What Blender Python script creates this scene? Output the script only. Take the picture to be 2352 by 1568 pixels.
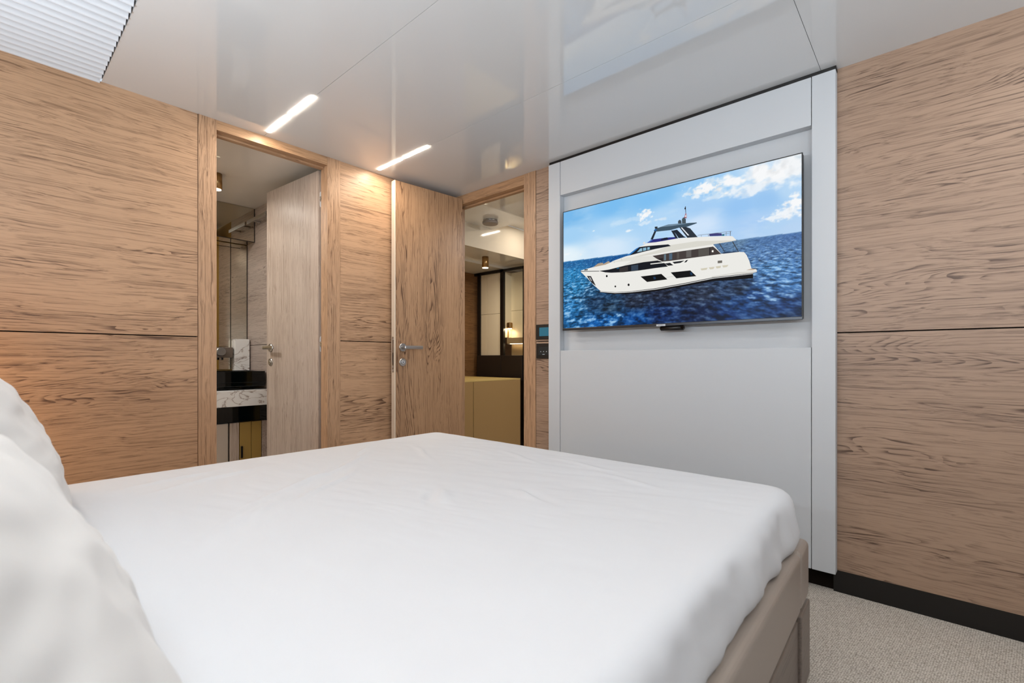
import bpy, bmesh, math, random
from mathutils import Vector, Matrix, noise
random.seed(7)
for o in list(bpy.data.objects): bpy.data.objects.remove(o)
S = bpy.context.scene
COL = S.collection
PI = math.pi

# ------------------------------------------------------------ camera, world, light, exposure
cam_d = bpy.data.cameras.new('camera'); cam = bpy.data.objects.new('camera', cam_d); COL.objects.link(cam)
cam.location = (0, 0, .95); cam.rotation_euler = (PI/2, 0, math.atan(964/1087))
cam_d.sensor_width = 36; cam_d.lens = 1087/2352*36
cam_d.shift_x = 0; cam_d.shift_y = 38/2352
cam_d.clip_start = .02; cam_d.clip_end = 50
cam_d.dof.use_dof = True; cam_d.dof.focus_distance = 2.6; cam_d.dof.aperture_fstop = 4.0
S.camera = cam
S.view_settings.view_transform = 'Standard'; S.view_settings.look = 'None'
S.view_settings.exposure = 0.16; S.view_settings.gamma = 1; S.view_settings.use_curve_mapping = False
W = bpy.data.worlds.new('world'); S.world = W; W.use_nodes = True
W.node_tree.nodes['Background'].inputs[0].default_value = (.75, .87, 1, 1)
W.node_tree.nodes['Background'].inputs[1].default_value = 1.2

def area(name, loc, rot, sx, sy, energy, col=(1, 1, 1), spread=PI):
    l = bpy.data.lights.new(name, 'AREA'); l.shape = 'RECTANGLE'; l.size = sx; l.size_y = sy
    l.energy = energy; l.color = col; l.spread = spread
    o = bpy.data.objects.new(name, l); COL.objects.link(o); o.location = loc; o.rotation_euler = rot
    return o
# daylight outside the two hull windows (wall at x = 1.75), tilted up to lift the ceiling
DAY = (.84, .93, 1)
area('daylight', (1.95, .35, 1.30), (0, PI/2+.75, 0), .75, 1.1, 8, DAY, 2.0)
area('daylight', (1.95, 1.65, 1.30), (0, PI/2+.75, 0), .75, .9, 9, DAY, 2.0)
area('daylight', (.95, -.95, 1.35), (PI/2, 0, 0), 1.1, .75, 2, DAY)  # fill through an added rear window, towards the television wall
# added uplight along an unseen ledge, bounced off the ceiling
area('bounce_uplight', (-.2, -.60, 1.31), (PI-.5, 0, 0), 3.2, .04, 60, (.77, .90, 1))

# ------------------------------------------------------------ helpers
def lin(c):
    r = []
    for v in c[:3]:
        v /= 255
        r.append(v/12.92 if v <= .04045 else ((v+.055)/1.055)**2.4)
    return (*r, 1)
def nmat(name):
    m = bpy.data.materials.new(name); m.use_nodes = True
    return m, m.node_tree, m.node_tree.nodes['Principled BSDF']
def plain(name, c, rough=.5, metal=0, spec=.5, coat=0, bump=0, bscale=200, var=0, vscale=6, sheen=0):
    m, t, b = nmat(name)
    b.inputs['Base Color'].default_value = lin(c); b.inputs['Roughness'].default_value = rough
    b.inputs['Metallic'].default_value = metal; b.inputs['Specular IOR Level'].default_value = spec
    b.inputs['Coat Weight'].default_value = coat; b.inputs['Coat Roughness'].default_value = .04
    b.inputs['Sheen Weight'].default_value = sheen
    tc = t.nodes.new('ShaderNodeTexCoord')
    if bump:
        n = t.nodes.new('ShaderNodeTexNoise'); n.inputs['Scale'].default_value = bscale; n.inputs['Detail'].default_value = 2
        bp = t.nodes.new('ShaderNodeBump'); bp.inputs['Strength'].default_value = bump; bp.inputs['Distance'].default_value = .001
        t.links.new(tc.outputs['Object'], n.inputs['Vector']); t.links.new(n.outputs['Fac'], bp.inputs['Height'])
        t.links.new(bp.outputs['Normal'], b.inputs['Normal'])
    if var:
        n = t.nodes.new('ShaderNodeTexNoise'); n.inputs['Scale'].default_value = vscale
        r = t.nodes.new('ShaderNodeValToRGB'); a = lin(c)
        r.color_ramp.elements[0].position = .3; r.color_ramp.elements[1].position = .7
        r.color_ramp.elements[0].color = (a[0]*(1-var), a[1]*(1-var), a[2]*(1-var), 1)
        r.color_ramp.elements[1].color = (min(1, a[0]*(1+var)), min(1, a[1]*(1+var)), min(1, a[2]*(1+var)), 1)
        t.links.new(tc.outputs['Object'], n.inputs['Vector']); t.links.new(n.outputs['Fac'], r.inputs[0])
        t.links.new(r.outputs[0], b.inputs['Base Color'])
    return m
def emit(name, c, s):
    m, t, b = nmat(name); b.inputs['Base Color'].default_value = (0, 0, 0, 1)
    b.inputs['Emission Color'].default_value = (*c[:3], 1) ; b.inputs['Emission Strength'].default_value = s
    return m

def wood(name, axis, off=(0, 0, 0), light=(186, 149, 117), dark=(102, 73, 52), flame=1.0, rough=.42):
    """open-grain veneer; the grain runs along the given axis of the object"""
    m, t, b = nmat(name); N = t.nodes; L = t.links
    tc = N.new('ShaderNodeTexCoord'); mp = N.new('ShaderNodeMapping'); mp.inputs['Location'].default_value = off
    L.new(tc.outputs['Object'], mp.inputs['Vector'])
    def sc(src, al, ac):
        k = N.new('ShaderNodeVectorMath'); k.operation = 'MULTIPLY'
        v = [ac]*3; v['XYZ'.index(axis)] = al; k.inputs[1].default_value = v
        L.new(src, k.inputs[0]); return k.outputs[0]
    def nz(vec, detail=2, rough_=.5, dist=0):
        n = N.new('ShaderNodeTexNoise'); n.inputs['Scale'].default_value = 1; n.inputs['Detail'].default_value = detail
        n.inputs['Roughness'].default_value = rough_; n.inputs['Distortion'].default_value = dist
        L.new(vec, n.inputs['Vector']); return n.outputs['Fac']
    def mth(op, a, bb=None, c=None, clamp=False):
        k = N.new('ShaderNodeMath'); k.operation = op; k.use_clamp = clamp
        for i, x in enumerate((a, bb, c)):
            if x is None: continue
            if isinstance(x, (int, float)): k.inputs[i].default_value = x
            else: L.new(x, k.inputs[i])
        return k.outputs[0]
    def rmp(v, a, bb, lo=0, hi=1):
        k = N.new('ShaderNodeMapRange'); k.interpolation_type = 'SMOOTHSTEP'
        k.inputs[1].default_value = a; k.inputs[2].default_value = bb; k.inputs[3].default_value = lo; k.inputs[4].default_value = hi
        L.new(v, k.inputs[0]); return k.outputs[0]
    P = mp.outputs[0]
    w1 = nz(sc(P, 1.7, 7), 2); w2 = nz(sc(P, 8, 30), 1)
    wv = mth('ADD', mth('MULTIPLY', mth('SUBTRACT', w1, .5), .06), mth('MULTIPLY', mth('SUBTRACT', w2, .5), .010))
    cv = N.new('ShaderNodeCombineXYZ')
    for i in range(3):
        if i != 'XYZ'.index(axis): L.new(wv, cv.inputs[i])
    ad = N.new('ShaderNodeVectorMath'); ad.operation = 'ADD'; L.new(P, ad.inputs[0]); L.new(cv.outputs[0], ad.inputs[1])
    Q = ad.outputs[0]
    # growth rings: contour lines of a slow, stretched field -> cathedrals and eyes
    f = nz(sc(Q, .55, 7.5), 1.2, .4)
    fr = mth('FRACT', mth('MULTIPLY', f, 44))
    ring = mth('MULTIPLY', rmp(fr, .45, .97), rmp(fr, 1.0, .96))
    rmask = rmp(nz(sc(Q, 1.3, 10), 2), .46, .62)
    brk = rmp(nz(sc(Q, 6, 90), 2), .38, .60)
    ring = mth('MULTIPLY', mth('MULTIPLY', ring, rmask), brk)
    streak = rmp(nz(sc(Q, 1.0, 170), 5, .68), .42, .70)
    dash = mth('MULTIPLY', rmp(nz(sc(Q, 2.6, 230), 2, .5), .54, .70), rmp(nz(sc(Q, 1.0, 14), 2), .40, .62))
    fib = nz(sc(P, 14, 700), 2, .6)
    tone = nz(sc(Q, .9, 6), 2)
    d = mth('ADD', mth('MULTIPLY', ring, .52*flame), mth('MULTIPLY', streak, .40))
    d = mth('ADD', d, mth('MULTIPLY', dash, .30))
    d = mth('ADD', d, mth('MULTIPLY', mth('SUBTRACT', fib, .5), .55))
    d = mth('ADD', d, mth('MULTIPLY', mth('SUBTRACT', tone, .5), .42), None, True)
    cr = N.new('ShaderNodeValToRGB'); L.new(d, cr.inputs[0])
    e = cr.color_ramp.elements; e[0].position = 0; e[1].position = 1
    a, z = lin(light), lin(dark)
    e[0].color = a; e[1].color = (z[0]*.55, z[1]*.55, z[2]*.55, 1)
    q = e.new(.55); q.color = z
    q = e.new(.26); q.color = tuple(a[i]*.60+z[i]*.40 for i in range(3))+(1,)
    L.new(cr.outputs[0], b.inputs['Base Color'])
    b.inputs['Roughness'].default_value = rough; b.inputs['Specular IOR Level'].default_value = .4
    bp = N.new('ShaderNodeBump'); bp.inputs['Strength'].default_value = .25; bp.inputs['Distance'].default_value = .0008
    bp.invert = True; L.new(d, bp.inputs['Height']); L.new(bp.outputs[0], b.inputs['Normal'])
    return m

def bx(bm, x0, x1, y0, y1, z0, z1, mi=0, bev=0, seg=2):
    t = bmesh.new()
    r = bmesh.ops.create_cube(t, size=1)
    for v in r['verts']:
        v.co = Vector(((x0+x1)/2+v.co.x*(x1-x0), (y0+y1)/2+v.co.y*(y1-y0), (z0+z1)/2+v.co.z*(z1-z0)))
    if bev: bmesh.ops.bevel(t, geom=t.edges[:], offset=bev, segments=seg, affect='EDGES', profile=.5)
    for f in t.faces: f.material_index = mi
    _join(bm, t)
def _join(bm, t, M=None):
    if M is not None: bmesh.ops.transform(t, matrix=M, verts=t.verts)
    me = bpy.data.meshes.new('tmp'); t.to_mesh(me); t.free(); bm.from_mesh(me); bpy.data.meshes.remove(me)
def cyl(bm, p0, p1, r0, r1=None, n=32, mi=0, bev=0):
    r1 = r0 if r1 is None else r1
    p0, p1 = Vector(p0), Vector(p1); t = bmesh.new()
    bmesh.ops.create_cone(t, cap_ends=True, segments=n, radius1=r0, radius2=r1, depth=(p1-p0).length)
    if bev:
        es = [e for e in t.edges if all(abs(abs(v.co.z)-(p1-p0).length/2) < 1e-6 for v in e.verts) and abs(e.verts[0].co.z-e.verts[1].co.z) < 1e-6]
        bmesh.ops.bevel(t, geom=es, offset=bev, segments=2, affect='EDGES')
    for f in t.faces: f.material_index = mi; f.smooth = len(f.verts) == 4
    q = (p1-p0).to_track_quat('Z', 'Y')
    _join(bm, t, Matrix.Translation((p0+p1)/2) @ q.to_matrix().to_4x4())
def prism(bm, pts, axis, a, b, mi=0, bev=0):
    """extrude a 2-D outline along an axis from a to b"""
    t = bmesh.new()
    def P(u, v, w): return {'X': (w, u, v), 'Y': (u, w, v), 'Z': (u, v, w)}[axis]
    f0 = t.faces.new([t.verts.new(P(u, v, a)) for u, v in pts])
    r = bmesh.ops.extrude_face_region(t, geom=[f0])
    d = Vector(P(0, 0, b))-Vector(P(0, 0, a))
    bmesh.ops.translate(t, vec=d, verts=[v for v in r['geom'] if isinstance(v, bmesh.types.BMVert)])
    bmesh.ops.recalc_face_normals(t, faces=t.faces[:])
    if bev: bmesh.ops.bevel(t, geom=t.edges[:], offset=bev, segments=2, affect='EDGES')
    for f in t.faces: f.material_index = mi
    _join(bm, t)
def obj(name, bm, mats, parent=None, smooth=None):
    me = bpy.data.meshes.new(name); bmesh.ops.recalc_face_normals(bm, faces=bm.faces[:]) if smooth != 'keep' else None
    bm.to_mesh(me); bm.free()
    for m in (mats if isinstance(mats, (list, tuple)) else [mats]): me.materials.append(m)
    if smooth is True: me.polygons.foreach_set('use_smooth', [True]*len(me.polygons))
    o = bpy.data.objects.new(name, me); COL.objects.link(o)
    if parent: o.parent = parent
    return o
def thing(name, label, cat, loc=(0, 0, 0), rz=0, group=None):
    o = bpy.data.objects.new(name, None); o.empty_display_size = .1; COL.objects.link(o); o.location = loc; o.rotation_euler = (0, 0, rz)
    return tag(o, label, cat, group)
def tag(o, label, cat, group=None):
    o['label'] = label; o['category'] = cat
    if group: o['group'] = group
    return o
def struct(name, bm, mats, label=None, smooth=None):
    o = obj(name, bm, mats, None, smooth); o['kind'] = 'structure'
    if label: o['label'] = label; 
    return o
def sbox(name, mats, *b, label=None, bev=0):
    bm = bmesh.new()
    for q in b: bx(bm, *q, bev=bev) if len(q) == 6 else bx(bm, *q[:6], mi=q[6], bev=bev)
    return struct(name, bm, mats, label)

# ------------------------------------------------------------ materials
W_L1 = wood('veneer_left_upper', 'Y', (0, 3.1, 0)); W_L2 = wood('veneer_left_lower', 'Y', (0, 7.7, 2.3), flame=.8)
W_L3 = wood('veneer_corner_upper', 'Y', (0, 12.1, 5)); W_L4 = wood('veneer_corner_lower', 'Y', (0, 19.1, 9.2))
W_F1 = wood('veneer_front_upper', 'X', (4.2, 0, 1.3), light=(166, 138, 117), dark=(100, 78, 64)); W_F2 = wood('veneer_front_lower', 'X', (9.9, 0, 6.1), light=(166, 138, 117), dark=(100, 78, 64))  # greyer tone holds the cooler light that falls on this wall
W_V = wood('veneer_casing', 'Z', (2.2, 5.1, .4), flame=.15)
W_D1 = wood('veneer_bathroom_door', 'Z', (1.2, 3.3, .9), light=(180, 163, 150), dark=(126, 106, 92), flame=.12)
W_D2 = wood('veneer_cabin_door', 'Z', (6.2, 1.3, 3.9), light=(172, 136, 104), flame=1.7)
W_HY = wood('veneer_header', 'Y', (1, 1, 1), light=(176, 138, 104), flame=.1)
W_HX = wood('veneer_header_front', 'X', (1, 1, 1), light=(176, 138, 104), flame=.1)
W_B = wood('veneer_bathroom', 'X', (3.4, 0, 8.8), light=(172, 156, 146), dark=(108, 92, 84), flame=.9, rough=.3)
W_DK = wood('veneer_dark', 'Y', (5, 2, 3), light=(140, 100, 62), dark=(74, 48, 28), flame=.6)
W_K = wood('veneer_bed_drawer', 'Y', (5, 2, 3), light=(128, 116, 108), dark=(86, 76, 70), flame=.1)
M_CEIL = plain('glossy_ceiling_lacquer', (208, 208, 208), .05, spec=.6, coat=.3)
M_FLUTE = plain('glossy_flutes', (206, 207, 211), .2, spec=.6, coat=.5)
M_GREY = plain('grey_leatherette', (196, 199, 203), .5, spec=.3, bump=.12, bscale=900)
M_BLACK = plain('black_trim', (14, 11, 11), .35)
M_GAP = plain('dark_joint', (26, 20, 16), .9, spec=.1)
M_SHEET = plain('white_cotton_sheet', (214, 216, 220), .85, spec=.2, bump=.05, bscale=500)
M_PILLOW = plain('white_pillow_cotton', (220, 218, 216), .9, spec=.15, sheen=.2)
M_LEATHER = plain('taupe_leather', (158, 147, 138), .42, spec=.4, bump=.15, bscale=500)
M_CREAM = plain('cream_lacquer', (222, 208, 190), .35)
M_STEEL = plain('brushed_steel', (188, 186, 184), .28, metal=1)
M_CHROME = plain('chrome', (225, 226, 228), .12, metal=1)
M_BRASS = plain('brushed_bronze', (176, 142, 96), .32, metal=1)
M_GOLD = plain('golden_leather', (168, 136, 90), .45, spec=.4, bump=.1, bscale=400)
M_GOLDTOP = plain('pale_gold_top', (206, 178, 112), .35)
M_MIRROR = plain('bronze_mirror', (200, 190, 172), .01, metal=1)
M_DKLEATHER = plain('black_brown_leather', (36, 28, 24), .4)
M_DKGLASS = plain('black_glass', (3, 7, 8), .05, spec=.5)
M_BCEIL = plain('warm_glossy_ceiling', (222, 214, 204), .05, spec=.5)
M_CCEIL = plain('corridor_ceiling_gloss', (240, 237, 232), .05, spec=.45)
M_WARMWALL = plain('cream_wall', (228, 216, 196), .08, spec=.5)
M_OCHRE = plain('ochre_leather', (150, 120, 58), .6)
M_BEIGE = plain('beige_panel', (228, 214, 188), .5)
M_WHITEPL = plain('white_plastic', (215, 216, 218), .4)
M_LAMPGREY = plain('grey_speaker_cover', (150, 138, 128), .6, bump=.4, bscale=700)

def carpet():
    m, t, b = nmat('loop_carpet'); N = t.nodes; L = t.links
    tc = N.new('ShaderNodeTexCoord'); mp = N.new('ShaderNodeMapping'); mp.inputs['Rotation'].default_value = (0, 0, .1)
    mp.inputs['Scale'].default_value = (1, 1.25, 1); L.new(tc.outputs['Object'], mp.inputs[0])
    v = N.new('ShaderNodeTexVoronoi'); v.inputs['Scale'].default_value = 170; v.inputs['Randomness'].default_value = .45
    L.new(mp.outputs[0], v.inputs['Vector'])
    n = N.new('ShaderNodeTexNoise'); n.inputs['Scale'].default_value = 9; n.inputs['Detail'].default_value = 5; L.new(tc.outputs['Object'], n.inputs['Vector'])
    r = N.new('ShaderNodeValToRGB'); r.color_ramp.elements[0].color = lin((240, 234, 224)); r.color_ramp.elements[1].color = lin((156, 146, 134))
    r.color_ramp.elements[0].position = .15; r.color_ramp.elements[1].position = .75
    L.new(v.outputs['Distance'], r.inputs[0])
    mx = N.new('ShaderNodeMix'); mx.data_type = 'RGBA'; mx.blend_type = 'MULTIPLY'; mx.inputs[0].default_value = .12
    L.new(r.outputs[0], mx.inputs[6]); L.new(n.outputs['Fac'], mx.inputs[7]); L.new(mx.outputs[2], b.inputs['Base Color'])
    b.inputs['Roughness'].default_value = .95; b.inputs['Specular IOR Level'].default_value = .1
    bp = N.new('ShaderNodeBump'); bp.inputs['Strength'].default_value = 1; bp.inputs['Distance'].default_value = .003; bp.invert = True
    L.new(v.outputs['Distance'], bp.inputs['Height']); L.new(bp.outputs[0], b.inputs['Normal'])
    return m
M_CARPET = carpet()
def marble():
    m, t, b = nmat('veined_marble'); N = t.nodes; L = t.links
    tc = N.new('ShaderNodeTexCoord'); mp = N.new('ShaderNodeMapping'); mp.inputs['Rotation'].default_value = (.7, .4, .2); mp.inputs['Scale'].default_value = (4, 4, 8)
    L.new(tc.outputs['Object'], mp.inputs[0])
    n = N.new('ShaderNodeTexNoise'); n.inputs['Scale'].default_value = 1.6; n.inputs['Detail'].default_value = 5; n.inputs['Distortion'].default_value = 1.4
    L.new(mp.outputs[0], n.inputs['Vector'])
    r = N.new('ShaderNodeValToRGB'); e = r.color_ramp.elements
    e[0].position = .44; e[0].color = lin((226, 224, 222)); e[1].position = .56; e[1].color = lin((228, 226, 224))
    q = e.new(.50); q.color = lin((140, 124, 116))
    q = e.new(.475); q.color = lin((214, 208, 204))
    q = e.new(.515); q.color = lin((216, 212, 210))
    L.new(n.outputs['Fac'], r.inputs[0]); L.new(r.outputs[0], b.inputs['Base Color']); b.inputs['Roughness'].default_value = .2
    return m
M_MARBLE = marble()
M_GLASS = plain('window_glass', (255, 255, 255), .0); M_GLASS.node_tree.nodes['Principled BSDF'].inputs['Transmission Weight'].default_value = 1
LIT = emit('strip_diffuser', (1, .90, .76), 60)
LITW = emit('strip_diffuser_far', (1, .86, .66), 45)
LITS = emit('spot_lens', (1, .86, .6), 12)

# ------------------------------------------------------------ room shell
XA, YB, ZC = -2.636, 2.314, 2.122
XR, YK = 1.75, -.75
SEAM = 1.0525
struct('floor', (lambda bm: (bx(bm, XA-.06, XR+.1, YK-.1, YB+.06, -.05, 0), bm)[1])(bmesh.new()), M_CARPET, 'pale greige looped carpet')
# wall_left (bathroom side)
sbox('wall_left', [W_L1, W_L2, W_L3, W_L4, M_GAP],
     (XA-.022, XA, YK, .698, SEAM+.0025, ZC, 0), (XA-.022, XA, YK, .698, .09, SEAM-.0025, 1),
     (XA-.022, XA, 1.431, YB, SEAM+.0025, ZC, 2), (XA-.022, XA, 1.431, YB, .09, SEAM-.0025, 3),
     (XA-.07, XA-.0225, YK, .70, 0, ZC, 4), (XA-.07, XA-.0225, 1.43, YB, 0, ZC, 4))
sbox('trim_1', [W_V], (XA-.075, XA+.003, .70, .778, 0, ZC))
sbox('trim_2', [W_V], (XA-.074, XA+.003, 1.349, 1.429, 0, ZC))
sbox('trim_3', [W_HY], (XA-.075, XA+.001, .7785, 1.3485, 2.074, ZC), (XA-.075, XA-.045, .7785, 1.3485, 2.064, 2.0738))
# wall_front (television side)
sbox('wall_front', [W_F1, W_F2, M_GAP],
     (-1.850, -1.722, YB, YB+.02, SEAM+.0025, ZC, 0), (-1.850, -1.722, YB, YB+.02, .09, SEAM-.0025, 1),
     (-.287, XR, YB, YB+.02, SEAM+.0025, ZC, 0), (-.287, XR, YB, YB+.02, .09, SEAM-.0025, 1),
     (-1.850, XR, YB+.0205, YB+.07, 0, ZC, 2), (XA, -2.620, YB, YB+.07, 0, ZC, 0))
sbox('trim_4', [W_V], (-1.948, -1.852, YB-.003, YB+.075, 0, ZC))
sbox('trim_5', [W_HX], (-2.619, -1.9485, YB-.001, YB+.075, 2.058, ZC), (-2.585, -1.9485, YB+.045, YB+.075, 2.046, 2.0578))
sbox('trim_6', [W_V], (-2.619, -2.586, YB+.002, YB+.075, 0, 2.0575))
sbox('baseboard_front', [M_BLACK], (-.30, XR, YB+.004, YB+.0204, 0, .0885), (-1.85, -1.722, YB+.004, YB+.0204, 0, .0885))
sbox('baseboard_left', [M_BLACK], (XA-.022, XA-.004, YK, .698, 0, .0885), (XA-.022, XA-.004, 1.431, YB, 0, .0885))
# hull wall with two windows and rear wall with an added one for fill light (both behind the camera)
def windowed(name, axis, plane, a0, a1, wins, mats, th=.06):
    bm = bmesh.new(); z0, z1 = .98, 1.72
    def P(u0, u1, w0, w1, mi=0):
        if axis == 'X': bx(bm, plane, plane+th, u0, u1, w0, w1, mi)
        else: bx(bm, u0, u1, plane-th, plane, w0, w1, mi)
    P(a0, a1, 0, z0); P(a0, a1, z1, ZC); c = a0
    for w0, w1 in wins: P(c, w0, z0, z1); c = w1
    P(c, a1, z0, z1)
    return struct(name, bm, mats)
windowed('wall_right', 'X', XR, YK, YB, [(-.15, .85), (1.25, 2.05)], [plain('bounce_damping_wall', (92, 80, 72), .8)])  # unseen wall toned dark to cut bounce onto the bed side
windowed('wall_back', 'Y', YK, XA, XR, [(.45, 1.45)], [W_F1])
for i, (x0, x1, y0, y1) in enumerate(((XR+.02, XR+.04, -.15, .85), (XR+.02, XR+.04, 1.25, 2.05), (.45, 1.45, YK-.04, YK-.02))):
    bm = bmesh.new(); z0, z1 = .98, 1.72; f = .025
    if x1-x0 < .1:
        bx(bm, x0-.01, x1+.01, y0, y0+f, z0, z1); bx(bm, x0-.01, x1+.01, y1-f, y1, z0, z1)
        bx(bm, x0-.01, x1+.01, y0+f, y1-f, z0, z0+f); bx(bm, x0-.01, x1+.01, y0+f, y1-f, z1-f, z1)
    else:
        bx(bm, x0, x0+f, y0-.01, y1+.01, z0, z1); bx(bm, x1-f, x1, y0-.01, y1+.01, z0, z1)
        bx(bm, x0+f, x1-f, y0-.01, y1+.01, z0, z0+f); bx(bm, x0+f, x1-f, y0-.01, y1+.01, z1-f, z1)
    struct('window_%d' % (i+1), bm, M_BLACK)
# ceiling slabs with shadow joints at y = .345, 1.005, 1.666 and x = -.345
bm = bmesh.new()
g = .0008
ys = [YK, .345, 1.000, 1.653, YB+.02]
for i in range(4):
    y0, y1 = ys[i]+g, ys[i+1]-g
    if i == 0: bx(bm, -1.70, XR, y0, y1, ZC, ZC+.02)
    elif i == 3 or True:
        bx(bm, XA-.03, -.338-g, y0, y1, ZC, ZC+.02); bx(bm, -.338+g, XR, y0, y1, ZC, ZC+.02)
bx(bm, XA-.08, XR+.06, YK-.06, YB+.08, ZC+.0202+.03, ZC+.09, 1)
struct('ceiling', bm, [M_CEIL, plain('joint_grey', (150, 148, 146), .8)], 'glossy off-white ceiling panels with fine joints')
sbox('trim_7', [M_BLACK], (-1.72, -.286, YB-.036, YB-.0005, 2.108, 2.1215), label='black shadow gap over the grey media wall')

# fluted ceiling panel over the bed head
bm = bmesh.new(); pitch = .0437; n = 21; prof = []
for k in range(n):
    x = XA+.0003+k*pitch
    for s_ in range(12):
        q = s_/12
        # each flute: a bowed face that drops slowly and returns with a short step
        prof.append((x+q*pitch, ZC+.002-.0105*math.cos(q*2*PI)))
xe = XA+.002+n*pitch
prof += [(xe, ZC+.03), (XA+.0003, ZC+.03)]
prism(bm, prof, 'Y', YK+.002, .341)
o = obj('fluted_ceiling_panel', bm, M_FLUTE); tag(o, 'glossy white fluted panel set in the ceiling over the bed head', 'ceiling panel')

# ------------------------------------------------------------ ceiling strip lights (two by two in the ceiling joints)
def strip(x0, x1, y, label, z=ZC, mat=LIT, watts=7.0, group='ceiling strip lights', w=.021):
    t = thing('ceiling_strip_light', label, 'ceiling light', ((x0+x1)/2, y, z), 0, group)
    h = (x1-x0)/2; r = w/2; pts = []
    for k in range(9): a = -PI/2+PI*k/8; pts.append((h-r+math.cos(a)*r, math.sin(a)*r))
    for k in range(9): a = PI/2+PI*k/8; pts.append((-h+r+math.cos(a)*r, math.sin(a)*r))
    bm = bmesh.new(); prism(bm, pts, 'Z', -.003, -.0002); obj('diffuser', bm, mat, t)
    return t
P_ = 'lit ceiling strip, '
strip(-2.575, -2.328, .997, P_+'in the joint over the bathroom door, end nearer the wall')
strip(-2.312, -2.068, .997, P_+'in the joint over the bathroom door, end farther from the wall')
strip(-2.575, -2.328, 1.651, P_+'in the joint by the open cabin door, end nearer the wall')
strip(-2.312, -2.080, 1.651, P_+'in the joint by the open cabin door, end farther from the wall')
for x, w_ in ((.25, 'left'), (.52, 'right')):
    for y, v_ in ((.997, 'nearer the bed head'), (1.651, 'nearer the television wall')): strip(x, x+.245, y, P_+w_+' one of the added window-side pair '+v_)
for x, w_ in ((-1.0, 'first'), (-.70, 'second'), (-.40, 'third'), (.25, 'fourth'), (.52, 'fifth')): strip(x, x+.245, -.32, P_+w_+' from the left in the added row over the bed head')
# area lamps at those diffusers carry their light; unseen rows are added fill
WARM = (1, .84, .66); NEU = (1, .97, .94)
for y in (.997, 1.651):
    for x in (-2.45, -2.19): area('strip_lamp', (x, y, ZC-.0036), (0, 0, 0), .235, .019, 1.1, WARM)
    for x in (.372, .642): area('strip_lamp', (x, y, ZC-.0036), (0, 0, 0), .235, .019, .6, NEU)
for x in (-.878, -.578, -.278, .372, .642): area('strip_lamp', (x, -.32, ZC-.0036), (0, 0, 0), .235, .019, 1.2, NEU)


# ------------------------------------------------------------ door leaves (local x runs from the hinge to the free edge, y = thickness)
TH = .042
def leaf(name, loc, d, Lw, ztop, mat, edgemat, label):
    bm = bmesh.new(); bx(bm, .003, Lw-.006, 0, TH, .012, ztop, 0, .001)
    o = struct(name, bm, mat, label)
    n = Vector((-d[1], d[0]))            # outward normal of the face at y = TH
    o.location = (loc[0]-n.x*TH, loc[1]-n.y*TH, 0); o.rotation_euler = (0, 0, math.atan2(d[1], d[0]))
    bm = bmesh.new(); bx(bm, Lw-.0062, Lw, .0, TH-.0006, .012, ztop, 0, .0008); obj('edge_band', bm, edgemat, o)
    f = TH; x = Lw-.056; z = 1.019; ln = .125
    h = bmesh.new(); cyl(h, (x, f-.002, z), (x, f+.009, z), .0262, bev=.002); cyl(h, (x, f+.009, z), (x, f+.050, z), .0095)
    ho = obj('door_handle', h, M_STEEL, o)
    l = bmesh.new(); bx(l, x-ln, x+.0115, f+.040, f+.053, z-.0115, z+.0115, 0, .005, 3); obj('lever', l, M_STEEL, ho)
    zz = z-.096; k = bmesh.new(); cyl(k, (x, f-.002, zz), (x, f+.007, zz), .0250, bev=.002); cyl(k, (x, f+.007, zz), (x, f+.011, zz), .0105, mi=1)
    bx(k, x-.0018, x+.0018, f+.0112, f+.0116, zz-.006, zz+.006, 2)
    obj('lock', k, [M_STEEL, M_CHROME, M_BLACK], o)
    s = bmesh.new(); pts = []
    for q in range(9): a = PI*q/8; pts.append((TH/2+math.cos(a)*.010, 1.078+math.sin(a)*.010))
    for q in range(9): a = PI+PI*q/8; pts.append((TH/2+math.cos(a)*.010, .866+math.sin(a)*.010))
    prism(s, pts, 'X', Lw, Lw+.0012); bx(s, Lw+.001, Lw+.0016, TH/2-.0045, TH/2+.0045, .905, .985, 1)
    for q in (1.070, .893, .872): cyl(s, (Lw+.001, TH/2, q), (Lw+.003, TH/2, q), .0045, n=12, mi=2)
    obj('latch_plate', s, [M_STEEL, M_BLACK, M_CHROME], o)
    return o
D1 = leaf('door_1', (-2.726, 1.342), (-.9969, -.078), .636, 2.066, W_D1, W_D1, 'pale oak bathroom door opened inward')
D2 = leaf('door_2', (-2.521, 2.309), (-.087, -.996), .545, 2.090, W_D2, M_CREAM, 'oak cabin door opened against the corner wall, with a cream edge')
for z in (1.897, 1.033):
    bm = bmesh.new(); pts = []
    for q in range(9): a = PI*q/8; pts.append((.021+math.cos(a)*.012, z+.036+math.sin(a)*.012))
    for q in range(9): a = PI+PI*q/8; pts.append((.021+math.cos(a)*.012, z-.036+math.sin(a)*.012))
    prism(bm, pts, 'X', .0005, .0032); o = obj('hinge', bm, M_WHITEPL, D1)
    b2 = bmesh.new(); bx(b2, -.026, .001, .012, .034, z-.016, z+.016, 0, .002)
    for q in (-.008, 0, .008): bx(b2, -.024, -.003, .034, .0375, z+q-.002, z+q+.002, 0)
    obj('knuckle', b2, M_CHROME, o)

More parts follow.
